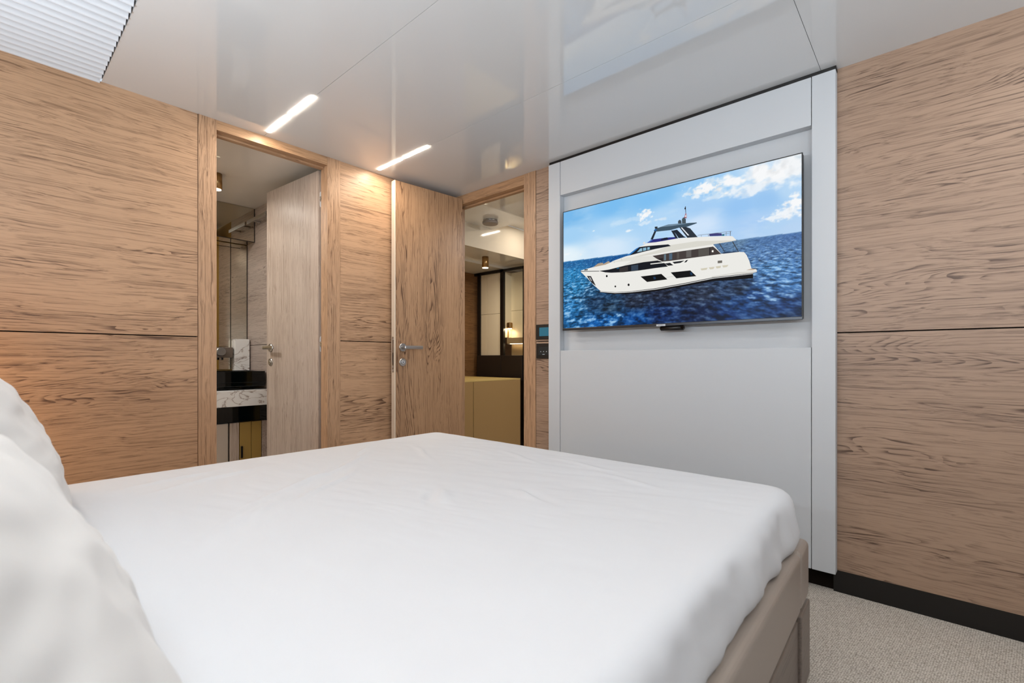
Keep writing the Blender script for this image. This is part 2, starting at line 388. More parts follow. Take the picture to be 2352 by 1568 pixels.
# ------------------------------------------------------------ grey media wall
t = thing('media_wall_panel', 'pale grey upholstered wall unit framing the television', 'wall panel', (-1.0, YB, 0))
def part(name, mats, parent, *bs, bev=.0015, seg=2, smooth=None, label=None):
    bm = bmesh.new(); L0 = parent.matrix_basis.translation if parent else Vector()
    rz = 0
    for q in bs:
        mi = q[6] if len(q) > 6 else 0
        bx(bm, q[0]-L0.x, q[1]-L0.x, q[2]-L0.y, q[3]-L0.y, q[4]-L0.z, q[5]-L0.z, mi, bev, seg)
    o = obj(name, bm, mats, parent, smooth)
    if label: o['label'] = label
    return o
YF = 2.270
part('side_strip', M_GREY, t, (-1.720, -1.6365, YF, YB-.0005, .085, 2.104))
part('side_strip', M_GREY, t, (-.3685, -.287, YF-.001, YB-.0005, .085, 2.104))
part('top_panel', M_GREY, t, (-1.633, -.371, YF, YB-.0005, 1.906, 2.104))
part('lower_panel', M_GREY, t, (-1.633, -.371, YF, YB-.0005, .085, .9935))
part('niche_back', M_GREY, t, (-1.637, -.368, YB-.0003, YB+.012, .98, 1.92), bev=0)

# ------------------------------------------------------------ television
def tvmats():
    cols = {}
    return cols
TV = thing('television', 'large flat television showing a white yacht on blue sea, hung in the grey wall', 'television', (-.993, 2.238, 1.449))
part('housing', M_BLACK, TV, (-.993-.5975, -.993+.5975, 2.240, 2.266, 1.449-.338, 1.449+.341), (-.993-.35, -.993+.35, 2.262, 2.3135, 1.449-.2, 1.449+.2), bev=.003)
part('bezel', M_BLACK, TV, (-.993-.5985, -.993-.5945, 2.2345, 2.2425, 1.449-.331, 1.449+.342), (-.993+.5945, -.993+.5985, 2.2345, 2.2425, 1.449-.331, 1.449+.342),
     (-.993-.5985, -.993+.5985, 2.2345, 2.2425, 1.449+.3385, 1.449+.342), bev=.001)
part('lower_edge', plain('dark_metal_edge', (70, 72, 76), .3, metal=.8), TV, (-.993-.5985, -.993+.5985, 2.233, 2.2425, 1.449-.342, 1.449-.328), bev=.002)
part('maker_plate', [plain('plate_silver', (196, 200, 206), .4), M_BLACK], TV, (-1.022, -.976, 2.2315, 2.2335, 1.1075, 1.1165),
     *[(-1.013+.0047*i, -1.0105+.0047*i, 2.2310, 2.2316, 1.1108, 1.1133, 1) for i in range(6)], bev=0)
bm = bmesh.new()
cyl(bm, (-.017, .016, -.352), (.020+.082-.0, .016, -.352), .0125, bev=.004)
bx(bm, .0, .06, .008, .022, -.345, -.336)
TVs = obj('sensor_box', bm, M_BLACK, TV)
bm = bmesh.new(); cyl(bm, (.098, .004, -.352), (.098, .001, -.352), .008); obj('lens', bm, M_DKGLASS, TVs)
POLYS=[
((10, 9, 13),[(-353.9,-129.9),(-348.8,-143.6),(-269.6,-160.4),(-165.7,-166.8),(-33.0,-166.6),(129.8,-154.8),(242.4,-146.4),(411.1,-152.2),(411.1,-126.6),(242.4,-121.4)]),
((234, 233, 228),[(-476.9,-9.7),(-447.4,-5.6),(-359.0,3.3),(-289.1,10.8),(-269.6,17.7),(-202.8,29.8),(-193.5,31.9),(-124.9,67.8),(-98.1,73.5),(-84.9,80.9),(-33.0,77.8),(70.5,78.3),(172.0,68.2),(242.4,58.8),(313.4,48.9),(327.3,44.8),(335.9,33.8),(342.7,24.7),(323.8,23.1),(271.2,23.6),(242.4,22.6),(278.3,-25.7),(351.2,-28.0),(374.8,-32.6),(384.8,-46.6),(396.3,-75.0),(404.5,-108.1),(425.7,-116.0),(426.4,-126.0),(411.1,-128.4),(242.4,-128.8),(110.3,-141.1),(-33.0,-151.6),(-165.7,-154.2),(-259.9,-150.5),(-348.8,-137.0),(-389.7,-102.0),(-436.8,-54.3),(-476.9,-17.0)]),
((216, 214, 205),[(42.2,51.3),(168.2,49.7),(342.7,25.1),(323.8,23.1),(242.4,22.6),(90.5,23.3),(-33.0,19.8),(-120.4,18.1),(-193.5,17.9),(-33.0,34.0)]),
((222, 221, 214),[(-289.1,9.5),(-193.5,24.2),(-50.1,12.2),(-33.0,-4.5),(-11.8,-16.7),(-98.1,-13.1),(-212.2,-15.7),(-165.7,3.5)]),
((30, 32, 36),[(-478.5,-12.2),(-359.0,-25.9),(-358.0,-28.2),(-359.0,-29.0),(-477.4,-16.0)]),
((240, 240, 238),[(-353.9,-137.9),(-259.9,-152.3),(-165.7,-156.7),(-33.0,-154.9),(110.3,-144.6),(242.4,-131.8),(411.1,-130.9),(411.1,-132.7),(242.4,-134.4),(110.3,-147.3),(-33.0,-157.7),(-165.7,-159.6),(-259.9,-155.3),(-352.9,-140.6)]),
((60, 64, 70),[(268.3,22.9),(271.9,23.1),(294.2,-18.8),(290.7,-19.0)]),
((60, 64, 70),[(324.5,21.9),(328.6,22.3),(353.9,-28.4),(350.5,-29.0)]),
((40, 60, 90),[(278.3,-23.8),(296.0,-18.3),(351.2,-25.8),(351.2,-28.7),(288.9,-27.2)]),
((66, 58, 57),[(-52.3,11.7),(50.3,13.6),(168.2,12.6),(242.4,12.5),(260.5,-6.3),(278.3,-26.8),(168.2,-26.0),(34.0,-25.7),(0.8,-24.0),(-28.7,-6.3)]),
((38, 34, 36),[(-28.7,-6.3),(2.9,-5.9),(2.9,-23.5),(-0.0,-23.9)]),
((96, 116, 128),[(7.9,9.9),(18.3,9.9),(18.3,-19.6),(7.9,-19.8)]),
((76, 98, 118),[(34.0,10.1),(49.5,10.2),(49.5,-20.3),(34.0,-20.2)]),
((84, 78, 74),[(72.5,10.3),(84.6,10.5),(84.6,-20.9),(72.5,-20.8)]),
((96, 92, 90),[(118.1,11.3),(142.2,11.6),(142.2,-20.8),(118.1,-20.5)]),
((84, 80, 76),[(175.8,10.3),(224.2,10.4),(224.2,-24.1),(175.8,-24.0)]),
((34, 32, 36),[(226.0,10.9),(229.3,11.2),(229.3,-24.9),(226.0,-25.2)]),
((250, 248, 240),[(237.0,-3.9),(244.6,-5.0),(243.9,-13.9),(236.2,-12.0)]),
((13, 17, 27),[(-359.0,-26.3),(-298.9,-26.2),(-202.8,-16.9),(-98.1,-13.1),(-24.5,-15.0),(-7.6,-22.1),(9.2,-31.6),(27.8,-51.6),(-33.0,-51.1),(-120.4,-52.5),(-212.2,-50.6),(-284.2,-44.6),(-318.7,-38.7)]),
((50, 64, 80),[(-168.0,-21.4),(-129.4,-21.4),(-129.4,-49.8),(-168.0,-49.2)]),
((48, 44, 46),[(-235.9,-25.5),(-186.5,-22.4),(-186.5,-48.6),(-235.9,-46.9)]),
((30, 105, 150),[(-252.7,-24.2),(-236.9,-23.6),(-238.3,-27.8),(-252.7,-27.7)]),
((18, 25, 37),[(-193.5,31.4),(-156.6,52.6),(-124.9,67.0),(-76.2,65.1),(29.9,56.4),(43.0,46.4),(-33.0,44.2),(-98.1,39.7),(-165.7,32.9)]),
((36, 112, 184),[(-195.8,30.9),(-140.7,61.9),(-120.4,67.9),(-158.9,42.4),(-178.6,32.7)]),
((140, 182, 204),[(-136.1,42.4),(-118.2,58.4),(-107.0,58.8),(-107.0,43.1)]),
((130, 175, 198),[(-102.6,58.9),(-84.9,59.1),(-84.9,44.7),(-102.6,43.7)]),
((130, 175, 198),[(-79.7,58.7),(-66.1,58.2),(-66.1,46.0),(-79.7,45.1)]),
((5, 6, 9),[(-115.9,-84.2),(-5.5,-83.9),(25.7,-114.3),(-80.5,-115.7)]),
((5, 6, 9),[(42.2,-82.4),(137.6,-84.2),(166.3,-114.5),(70.5,-114.5)]),
((20, 50, 80),[(-48.0,-94.0),(-37.3,-93.2),(-33.0,-105.8),(-43.7,-107.5)]),
((20, 50, 80),[(135.6,-93.6),(145.3,-93.6),(149.1,-106.8),(139.5,-107.6)]),
((200, 200, 196),[(15.4,-103.2),(59.2,-102.2),(60.1,-104.3),(16.6,-105.3)]),
((36, 36, 40),[(-436.8,-44.4),(-409.5,-48.4),(-378.4,-105.3),(-407.9,-83.5)]),
((170, 170, 172),[(-423.6,-53.5),(-412.6,-54.8),(-402.7,-76.0),(-407.9,-75.5)]),
((236, 235, 230),[(-63.1,-25.2),(36.0,-28.0),(147.2,-30.0),(148.3,-32.4),(124.0,-51.5),(60.5,-53.4),(44.2,-33.1),(-62.2,-29.8)]),
((24, 26, 32),[(50.3,-32.7),(111.1,-33.5),(90.5,-42.4),(60.5,-42.4)]),
((24, 26, 32),[(11.2,-35.1),(38.9,-34.7),(55.2,-49.2),(29.9,-48.3)]),
((24, 26, 32),[(117.3,-33.6),(128.2,-32.7),(118.1,-43.0),(108.3,-43.2)]),
((208, 202, 182),[(185.2,-81.7),(218.7,-81.3),(213.1,-90.4),(190.8,-90.7)]),
((208, 202, 182),[(222.3,-81.1),(249.7,-81.2),(244.2,-90.6),(229.7,-91.0)]),
((208, 202, 182),[(253.3,-80.5),(278.3,-80.4),(274.8,-89.9),(258.7,-90.1)]),
((208, 202, 182),[(282.6,-79.8),(310.0,-80.5),(303.0,-89.1),(287.2,-89.6)]),
((108, 104, 98),[(263.0,-55.7),(282.6,-56.6),(282.6,-68.0),(263.0,-67.3)]),
((214, 212, 206),[(235.1,-124.3),(347.8,-118.0),(411.1,-122.0),(426.4,-121.8),(426.4,-126.7),(411.1,-128.8),(313.4,-124.8),(238.8,-129.2)]),
((196, 176, 156),[(383.1,-113.6),(404.5,-109.1),(424.1,-113.4),(411.1,-117.1)]),
((40, 42, 120),[(-82.7,80.5),(-54.4,94.3),(21.6,90.5),(66.5,86.1),(80.6,77.4),(-33.0,77.0)]),
((60, 90, 170),[(-82.7,80.5),(-56.6,93.9),(-50.1,89.5),(-69.6,79.7)]),
((24, 30, 50),[(-7.6,86.6),(9.2,91.8),(25.7,91.0),(29.9,80.3),(-7.6,81.7)]),
((32, 40, 50),[(-62.2,94.8),(-39.4,137.3),(-29.6,134.8),(-48.4,94.2)]),
((32, 40, 50),[(44.2,120.8),(56.4,119.4),(77.8,78.7),(67.3,78.8)]),
((30, 38, 50),[(55.2,119.6),(73.8,120.2),(106.3,83.2),(118.9,74.8),(81.8,78.0)]),
((42, 50, 60),[(85.7,127.9),(107.1,131.3),(137.6,114.5),(172.7,67.3),(124.0,72.4)]),
((236, 240, 246),[(92.9,126.2),(97.7,126.5),(132.9,82.5),(126.7,82.4)]),
((62, 82, 98),[(-43.7,134.0),(-37.3,144.2),(-16.0,147.2),(29.9,153.2),(90.5,146.9),(168.2,136.5),(169.0,132.9),(122.0,124.7),(90.5,128.2),(42.2,123.5),(-28.7,128.9)]),
((112, 136, 156),[(-13.9,148.1),(29.9,153.6),(129.8,141.1),(110.3,140.1),(50.3,142.2)]),
((30, 90, 150),[(-45.0,136.7),(-37.3,143.4),(-28.7,141.9),(-33.0,131.3)]),
((40, 46, 54),[(-39.4,154.8),(-25.3,153.8),(-24.5,143.9),(-39.0,145.0)]),
((62, 72, 80),[(79.4,148.6),(78.6,157.8),(82.6,164.1),(88.9,164.5),(94.5,159.5),(96.1,145.9)]),
((72, 84, 92),[(98.5,144.7),(97.7,164.7),(103.2,172.6),(112.2,170.8),(116.9,161.0),(116.9,142.0)]),
((60, 60, 66),[(113.0,223.9),(116.9,223.1),(117.7,189.9),(115.4,190.4)]),
((30, 34, 40),[(110.3,217.9),(117.3,218.0),(116.5,208.8),(111.1,209.9)]),
((158, 62, 76),[(108.3,171.6),(116.5,193.3),(122.0,179.4),(120.5,165.3)]),
((220, 220, 226),[(111.1,175.7),(118.1,186.0),(120.5,177.7),(118.9,169.5)]),
((130, 136, 146),[(172.0,76.6),(323.8,69.0),(323.8,67.2),(172.0,74.7)]),
((130, 136, 146),[(220.5,66.7),(313.4,61.0),(313.4,59.5),(220.5,64.8)]),
((110, 116, 126),[(316.2,70.0),(319.7,69.4),(318.6,47.7),(316.2,48.1)]),
((130, 136, 146),[(220.5,73.5),(222.7,73.1),(222.7,62.6),(220.5,63.0)]),
((130, 136, 146),[(188.9,75.2),(190.8,74.9),(190.8,65.7),(188.9,66.1)]),
((130, 136, 146),[(299.5,70.1),(301.6,69.7),(300.9,50.7),(298.8,51.1)]),
((62, 62, 120),[(224.9,72.4),(256.9,71.3),(280.1,66.8),(282.6,54.6),(227.8,62.1)]),
((40, 110, 130),[(282.6,60.5),(292.5,60.3),(292.5,52.9),(282.6,53.9)]),
((174, 154, 132),[(-394.9,-1.8),(-364.1,15.1),(-336.2,15.8),(-331.2,8.5),(-298.9,19.5),(-289.1,9.5),(-318.7,2.5)]),
((60, 60, 62),[(-453.8,-12.5),(-448.5,-5.9),(-428.9,-8.3),(-430.5,-13.6)]),
((220, 222, 224),[(-102.6,77.5),(-99.0,88.5),(-91.1,88.1),(-89.3,76.3)]),
((190, 192, 190),[(-269.6,16.8),(-266.7,16.4),(-263.8,4.8),(-266.2,5.1)]),
((190, 192, 190),[(-224.0,23.4),(-221.7,23.1),(-219.8,10.0),(-221.7,10.3)]),
((12, 14, 18),[(-304.5,-60.5),(-305.3,-63.5),(-307.4,-65.5),(-310.3,-66.0),(-313.2,-64.9),(-315.3,-62.3),(-316.1,-59.1),(-315.3,-56.1),(-313.2,-54.0),(-310.3,-53.5),(-307.4,-54.7),(-305.3,-57.3)]),
((12, 14, 18),[(-176.0,-120.3),(-176.8,-123.5),(-179.0,-125.6),(-181.9,-126.2),(-184.8,-125.1),(-186.9,-122.5),(-187.7,-119.1),(-186.9,-115.9),(-184.8,-113.8),(-181.9,-113.2),(-179.0,-114.4),(-176.8,-117.0)]),
((12, 14, 18),[(-254.2,-120.9),(-254.8,-123.5),(-256.5,-125.2),(-258.9,-125.7),(-261.3,-124.7),(-263.1,-122.6),(-263.7,-120.0),(-263.1,-117.4),(-261.3,-115.7),(-258.9,-115.2),(-256.5,-116.2),(-254.8,-118.3)]),
]
SKY=[((-547.7,305.2),(112,180,232)),((-547.7,201.2),(158,205,241)),((-574.7,86.1),(226,240,248)),((-295.6,311.1),(120,187,238)),((-295.6,192.6),(172,212,244)),((-295.6,88.0),(212,231,248)),((-73.0,303.2),(126,190,240)),((-4.4,197.7),(176,213,245)),((-4.4,320.1),(130,192,240)),((186.3,208.7),(165,205,243)),((186.3,123.4),(205,226,249)),((156.0,325.8),(150,201,243)),((274.2,279.0),(160,205,242)),((357.5,172.4),(150,196,241)),((410.7,92.9),(170,205,243)),((511.9,73.6),(176,209,241)),((462.2,178.0),(152,196,239)),((560.1,199.6),(182,214,243)),((560.1,37.4),(182,210,240)),((462.2,306.6),(205,226,245)),((560.1,318.6),(205,217,226))]
SEA=[((-547.7,37.6),(18,92,150)),((-547.7,-21.9),(30,125,184)),((-503.4,-100.6),(38,124,180)),((-547.7,-207.7),(42,120,180)),((-547.7,-282.1),(30,98,156)),((-376.1,50.6),(22,86,145)),((-256.6,40.6),(18,78,140)),((-417.6,-145.1),(30,80,122)),((-376.1,-184.4),(25,52,84)),((-295.6,-225.8),(35,60,86)),((-144.2,-203.2),(38,48,68)),((-4.4,-182.3),(33,40,60)),((-4.4,-278.9),(20,44,92)),((-144.2,-303.6),(15,70,138)),((-295.6,-295.5),(20,85,152)),((-376.1,-319.7),(20,92,166)),((186.3,-199.4),(38,48,70)),((186.3,-290.8),(15,30,66)),((357.5,-185.9),(33,48,74)),((421.1,-220.5),(35,72,130)),((357.5,-272.6),(25,60,114)),((302.4,-315.7),(17,45,98)),((462.2,-196.3),(60,106,164)),((536.2,-285.4),(30,60,112)),((560.1,-330.4),(24,44,80)),((462.2,-56.6),(82,122,174)),((560.1,-43.8),(76,116,168)),((560.1,10.3),(68,103,156)),((410.7,2.0),(72,108,156)),((560.1,-179.0),(70,120,178)),((487.2,-115.7),(80,132,188)),((357.5,16.3),(88,118,150))]
CLOUDS=[(-94.0,225.4,35.0,22.5,1),(-116.8,198.7,8.6,14.6,0.8),(198.3,288.1,58.7,23.0,1),(168.2,261.6,27.1,13.5,0.8),(125.1,278.8,21.7,8.7,0.7),(410.7,286.0,168.2,39.7,1),(410.7,240.6,96.3,28.4,0.8),(550.6,288.7,92.4,59.7,0.9),(571.9,142.9,32.6,33.3,1),(541.0,106.1,42.6,27.2,0.9),(487.2,93.8,44.2,12.2,0.8),(-184.6,161.0,14.8,5.5,0.8),(-4.4,186.8,36.6,5.8,0.5),(-392.6,197.3,7.5,3.6,0.7),(-94.0,182.5,41.9,9.3,0.5),(274.2,237.5,88.7,9.5,0.5),(-218.4,212.8,88.7,13.7,0.3),(-565.6,96.0,19.7,6.0,0.5),(-475.5,80.7,8.6,7.3,0.6)]
HORIZON=[(-592.9, 54.9), (592.9, 19.1)]

def hash_noise(x, y, s_, seed=0): return noise.noise(Vector((x*s_, y*s_, seed*7.31)))
def fbm(x, y, s_, o=4, seed=0):
    v, a = 0, 1
    for i in range(o): v += a*noise.noise(Vector((x*s_, y*s_, seed*7.31+i))); a *= .5; s_ *= 2.03
    return v
def idw(pts, x, y):
    w = 0; r = [0, 0, 0]
    for (px, py), c in pts:
        d = ((x-px)**2+((y-py)*1.6)**2+120)**-1.6
        w += d
        for i in range(3): r[i] += d*c[i]
    return [v/w for v in r]
def screen():
    """the displayed picture: graded sky and sea as a fine coloured grid, the yacht as flat shapes over it"""
    NX, NY = 440, 248; Wd, Hb, Ht = 594.5, -328.5, 338.5
    me = bpy.data.meshes.new('screen'); vs = []; cs = []
    (hx0, hy0), (hx1, hy1) = HORIZON
    for j in range(NY+1):
        y = Hb+(Ht-Hb)*j/NY
        for i in range(NX+1):
            x = -Wd+2*Wd*i/NX
            vs.append((x/1000, 0, y/1000))
            hy = hy0+(hy1-hy0)*(x-hx0)/(hx1-hx0)
            if y >= hy:
                c = idw(SKY, x, y); a = 0
                for k, (cx, cy, rx, ry, st) in enumerate(CLOUDS):
                    d = math.sqrt(((x-cx)/rx)**2+((y-cy)/ry)**2)
                    if d > 2.2: continue
                    d += .9*fbm(x, y*1.5, .02 if rx > 80 else .05, 4, k)
                    a = max(a, st*min(1, max(0, (1.25-d)/.75)))
                a = max(a, .25*min(1, max(0, fbm(x, y*3, .006, 4, 31)-.15)))
                sh = 250-16*max(0, fbm(x, y, .03, 3, 5))
                c = [v+(sh-(3-q)*1.5-v)*a for q, v in enumerate(c)]
            else:
                c = idw(SEA, x, y); dep = (hy-y)/380
                k_ = 1.7/(.50+dep*1.3); X_ = x*.020*k_; Y_ = (y+x*.03)*.105*k_; am = min(1, .30+dep*2.2)
                w = noise.noise(Vector((X_, Y_, 1)))+.7*noise.noise(Vector((X_*2.1+Y_*.3, Y_*2.2, 4)))+.4*noise.noise(Vector((X_*4.5, Y_*3.6, 9)))
                lum = (c[0]+c[1]+c[2])/3; c0 = c
                if w > .08:
                    g = min(1, (w-.08)*(1.5 if lum > 75 else .5)*am); c = [v*1.08+(t_-v)*g*.85 for v, t_ in zip(c, (170, 205, 232))]
                else: c = [v*max(.5, 1.08+(w-.08)*.8*am) for v in c]
                if hy-y < 6: c = [v+(t_-v)*.45*(1-(hy-y)/6) for v, t_ in zip(c, (150, 190, 220))]
            cs.append([*lin(c)])
    fs = []
    for j in range(NY):
        for i in range(NX):
            a = j*(NX+1)+i; fs.append((a, a+1, a+NX+2, a+NX+1))
    mats = []; keys = {}; fm = [0]*len(fs)
    for k, (col, pts) in enumerate(POLYS):
        if col not in keys: keys[col] = len(keys)+1
        n0 = len(vs)
        for x, y in pts: vs.append((x/1000, -(k+2)*.00003, y/1000)); cs.append([0, 0, 0, 1])
        fs.append(tuple(range(n0, n0+len(pts)))); fm.append(keys[col])
    me.from_pydata(vs, [], fs)
    at = me.color_attributes.new('picture', 'FLOAT_COLOR', 'POINT')
    at.data.foreach_set('color', [q for c in cs for q in c])
    m, t_, b = nmat('picture_background'); N = t_.nodes
    v = N.new('ShaderNodeVertexColor'); v.layer_name = 'picture'
    b.inputs['Base Color'].default_value = (0, 0, 0, 1); b.inputs['Roughness'].default_value = .3; b.inputs['Specular IOR Level'].default_value = .1
    t_.links.new(v.outputs[0], b.inputs['Emission Color']); b.inputs['Emission Strength'].default_value = .9
    me.materials.append(m)
    for col in keys: 
        e = emit('picture_colour', lin(col), .9); e.node_tree.nodes['Principled BSDF'].inputs['Specular IOR Level'].default_value = .1
        me.materials.append(e)
    me.polygons.foreach_set('material_index', fm); me.update()
    o = bpy.data.objects.new('screen', me); COL.objects.link(o); o.parent = TV; o.location = (0, -.0003, 0)
    o['label'] = 'lit picture of a white yacht at sea'
screen()

# ------------------------------------------------------------ wall controls
t = thing('climate_control', 'black wall controller with small blue display, the upper of two', 'switch', (-1.78, YB, 1.11))
part('frame', M_BLACK, t, (-1.845, -1.724, YB-.008, YB-.0005, 1.0645, 1.157), bev=.002)
part('display', emit('blue_display', lin((22, 92, 112)), 1), t, (-1.818, -1.742, YB-.0092, YB-.0081, 1.085, 1.138), bev=0)
t = thing('touch_switch', 'black touch switch plate with white dots, the lower of two', 'switch', (-1.78, YB, .99))
part('frame', M_BLACK, t, (-1.843, -1.724, YB-.008, YB-.0005, .946, 1.040), bev=.002)
part('touch_pad', plain('touch_glass', (32, 36, 40), .15), t, (-1.822, -1.742, YB-.0095, YB-.0081, .967, 1.018), bev=0)
part('indicator', emit('indicator_white', (.8, .85, .9), 1), t, *[(x, x+.003, YB-.0102, YB-.0096, .9885, .9915) for x in (-1.808, -1.786, -1.764)], (-1.793, -1.776, YB-.0102, YB-.0096, .972, .9735), bev=0)

# ------------------------------------------------------------ bed
CXB = -1.13
def taper(x, y): return CXB+(x-CXB)*(1+.028*(1.55-y))
def taper_obj(o):
    L0 = o.parent.location if o.parent else Vector()
    for v in o.data.vertices: v.co.x = taper(v.co.x+L0.x, v.co.y+L0.y)-L0.x
    return o
YH, YFt = -.26, 1.655
bed = thing('bed', 'double bed with taupe leather frame and drawers below', 'bed', (CXB, .7, 0))
XL, XRr = -1.988, -.272
def ring_part(name, mats, parent, *bs, bev=.002, seg=2):
    o = part(name, mats, parent, *bs, bev=bev, seg=seg)
    # subdivide along y is not needed: the taper is linear
    return taper_obj(o)
ring_part('side_rail', M_LEATHER, bed, (XRr-.085, XRr, YH, 1.519, .238, .408), bev=.018, seg=5)
ring_part('side_rail', M_LEATHER, bed, (XL, XL+.085, YH, 1.519, .238, .408), bev=.018, seg=5)
ring_part('corner_block', M_LEATHER, bed, (XRr-.085, XRr, 1.5205, YFt, .238, .408), bev=.018, seg=5)
ring_part('corner_block', M_LEATHER, bed, (XL, XL+.085, 1.5205, YFt, .238, .408), bev=.018, seg=5)
ring_part('foot_rail', M_LEATHER, bed, (XL+.086, XRr-.086, 1.575, YFt-.001, .238, .408), bev=.015, seg=4)
ring_part('base_box', M_GAP, bed, (XL+.03, XRr-.03, YH, 1.60, .02, .30), bev=0)
ring_part('corner_post', W_K, bed, (XRr-.12, XRr+.001, 1.5215, YFt+.002, .004, .228), bev=.004)
ring_part('corner_post', W_K, bed, (XL-.001, XL+.12, 1.5215, YFt+.002, .004, .228), bev=.004)
ring_part('foot_panel', W_K, bed, (XL+.121, XRr-.121, 1.60, YFt-.002, .004, .228), bev=.003)
for a, b_ in ((.64, 1.518), (YH, .636)):
    ring_part('drawer', W_K, bed, (XRr-.06, XRr-.008, a, b_, .012, .214), bev=.003)
    ring_part('drawer', W_K, bed, (XL+.008, XL+.06, a, b_, .012, .214), bev=.003)
hb = thing('headboard', 'taupe leather headboard standing behind the pillows', 'headboard', (CXB, YH-.05, 0))
part('cushion', M_LEATHER, hb, (-2.05, -.20, YH-.10, YH-.002, .02, 1.10), bev=.03, seg=4)

# mattress in a white fitted sheet: closed rings from the hem over the edge to the middle
def mattress():
    x0, x1, y0, y1 = -1.975, -.292, YH+.01, 1.630; ZT = .566
    prof = [(-.016, .4105), (-.010, .4125), (-.001, .420), (.006, .436), (.008, .456), (.006, .478), (.003, .500), (-.001, .520), (-.006, .537), (-.014, .551), (-.027, .561), (-.048, ZT)]
    NP = 560; rings = []
    def loop(off, R):
        X0, X1, Y0, Y1 = x0-off, x1+off, y0-off, y1+off; R = max(R+off, .012); pts = []
        w, h = X1-X0-2*R, Y1-Y0-2*R; per = 2*w+2*h+2*PI*R
        for k in range(NP):
            s = per*k/NP
            for seg, Ln in enumerate((w, PI*R/2, h, PI*R/2, w, PI*R/2, h, PI*R/2)):
                if s <= Ln or seg == 7: break
                s -= Ln
            if seg == 0: p = (X0+R+s, Y0)
            elif seg == 1: a = -PI/2+s/R; p = (X1-R+math.cos(a)*R, Y0+R+math.sin(a)*R)
            elif seg == 2: p = (X1, Y0+R+s)
            elif seg == 3: a = s/R; p = (X1-R+math.cos(a)*R, Y1-R+math.sin(a)*R)
            elif seg == 4: p = (X1-R-s, Y1)
            elif seg == 5: a = PI/2+s/R; p = (X0+R+math.cos(a)*R, Y1-R+math.sin(a)*R)
            elif seg == 6: p = (X0, Y1-R-s)
            else: a = PI+s/R; p = (X0+R+math.cos(a)*R, Y0+R+math.sin(a)*R)
            pts.append(p)
        return pts
    for off, z in prof: rings.append([(x, y, z) for x, y in loop(off, .085)])
    last = rings[-1]; cx, cy = (x0+x1)/2, (y0+y1)/2; M = 90
    for k in range(1, M):
        s = (1-k/M)
        rings.append([(cx+(x-cx)*s, cy+(y-cy)*s, ZT) for x, y, z in last])
    vs = []
    def crease(x, y, cx_, cy_, ang, ln, wd, h):
        c, s = math.cos(ang), math.sin(ang); u = (x-cx_)*c+(y-cy_)*s; v = -(x-cx_)*s+(y-cy_)*c
        v += .12*ln*math.sin(u/ln*3)*.3
        return 2.6*h*math.exp(-(u/ln)**2)*math.exp(-(v/wd)**2)
    CR = [(-.86, 1.02, 2.9, .05, .012, .0045), (-.84, 1.045, 2.8, .07, .012, -.003), (-1.02, .86, 2.6, .06, .02, .004), (-1.05, .84, 2.4, .07, .015, -.003),
          (-1.42, .62, 2.2, .22, .012, .003), (-1.36, .70, 2.2, .20, .011, .0028), (-1.50, .78, 2.1, .16, .012, .0025), (-1.62, .95, 2.3, .14, .012, .0025),
          (-1.75, 1.05, 2.4, .10, .010, .0025), (-1.55, 1.2, 2.7, .12, .012, .0022), (-.95, 1.45, 3.0, .12, .010, .0022), (-.7, 1.35, 2.9, .10, .010, .002),
          (-1.2, 1.40, 2.8, .10, .010, .0022), (-1.7, .5, 1.9, .16, .012, .003), (-1.78, .42, 1.8, .14, .012, .0025), (-1.25, .45, 2.3, .20, .02, .002)]
    nr = len(prof)
    for ri, r in enumerate(rings):
        for x, y, z in r:
            if ri >= nr-3:
                e = min(1, (ri-nr+4)/6)
                d = .0030*fbm(x, y, 3.2, 3, 2)+.0014*fbm(x*1.5+y, y*6-x*2, 3.5, 3, 8)
                for c_ in CR:
                    if abs(x-c_[0]) < .5 and abs(y-c_[1]) < .5: d += crease(x, y, *c_)
                sag = -.006*max(0, 1-min(x-x0, x1-x, y1-y)/.18)**2
                z += d*e+sag*0
            else:
                # vertical gathers down the sides, deeper towards the hem
                u = x*9+y*7; dn = 1-(ri/(nr-3))
                q = .007*dn*fbm(x*1.0, y*1.0, 7, 3, 3)+.007*math.sin(ri/nr*PI)*noise.noise(Vector((u*.9, z*9, 2)))
                q += .005*math.sin(ri/nr*PI)*noise.noise(Vector((u*2.2+z*10, z*6, 5)))
                nx = 1 if x > x1-.09 else (-1 if x < x0+.09 else 0); ny = 1 if y > y1-.09 else 0
                x += q*nx*1.6; y += q*ny*1.6
                z += dn*dn*(.007*noise.noise(Vector((x*5, y*5, 7)))+.004*noise.noise(Vector((x*14, y*14, 1))))
            vs.append((taper(x, y)-CXB, y-.7, z))
    fs = []
    for r in range(len(rings)-1):
        for k in range(NP):
            a = r*NP+k; b_ = r*NP+(k+1) % NP; fs.append((a, b_, b_+NP, a+NP))
    n0 = (len(rings)-1)*NP; fs.append(tuple(n0+k for k in range(NP)))
    fs.append(tuple(reversed(range(NP))))
    me = bpy.data.meshes.new('mattress'); me.from_pydata(vs, [], fs); me.materials.append(M_SHEET)
    me.polygons.foreach_set('use_smooth', [True]*len(me.polygons)); me.update()
    o = bpy.data.objects.new('mattress', me); COL.objects.link(o); o.location = (CXB, .7, 0)
    tag(o, 'mattress covered by a creased white fitted sheet on the bed', 'mattress')
mattress()

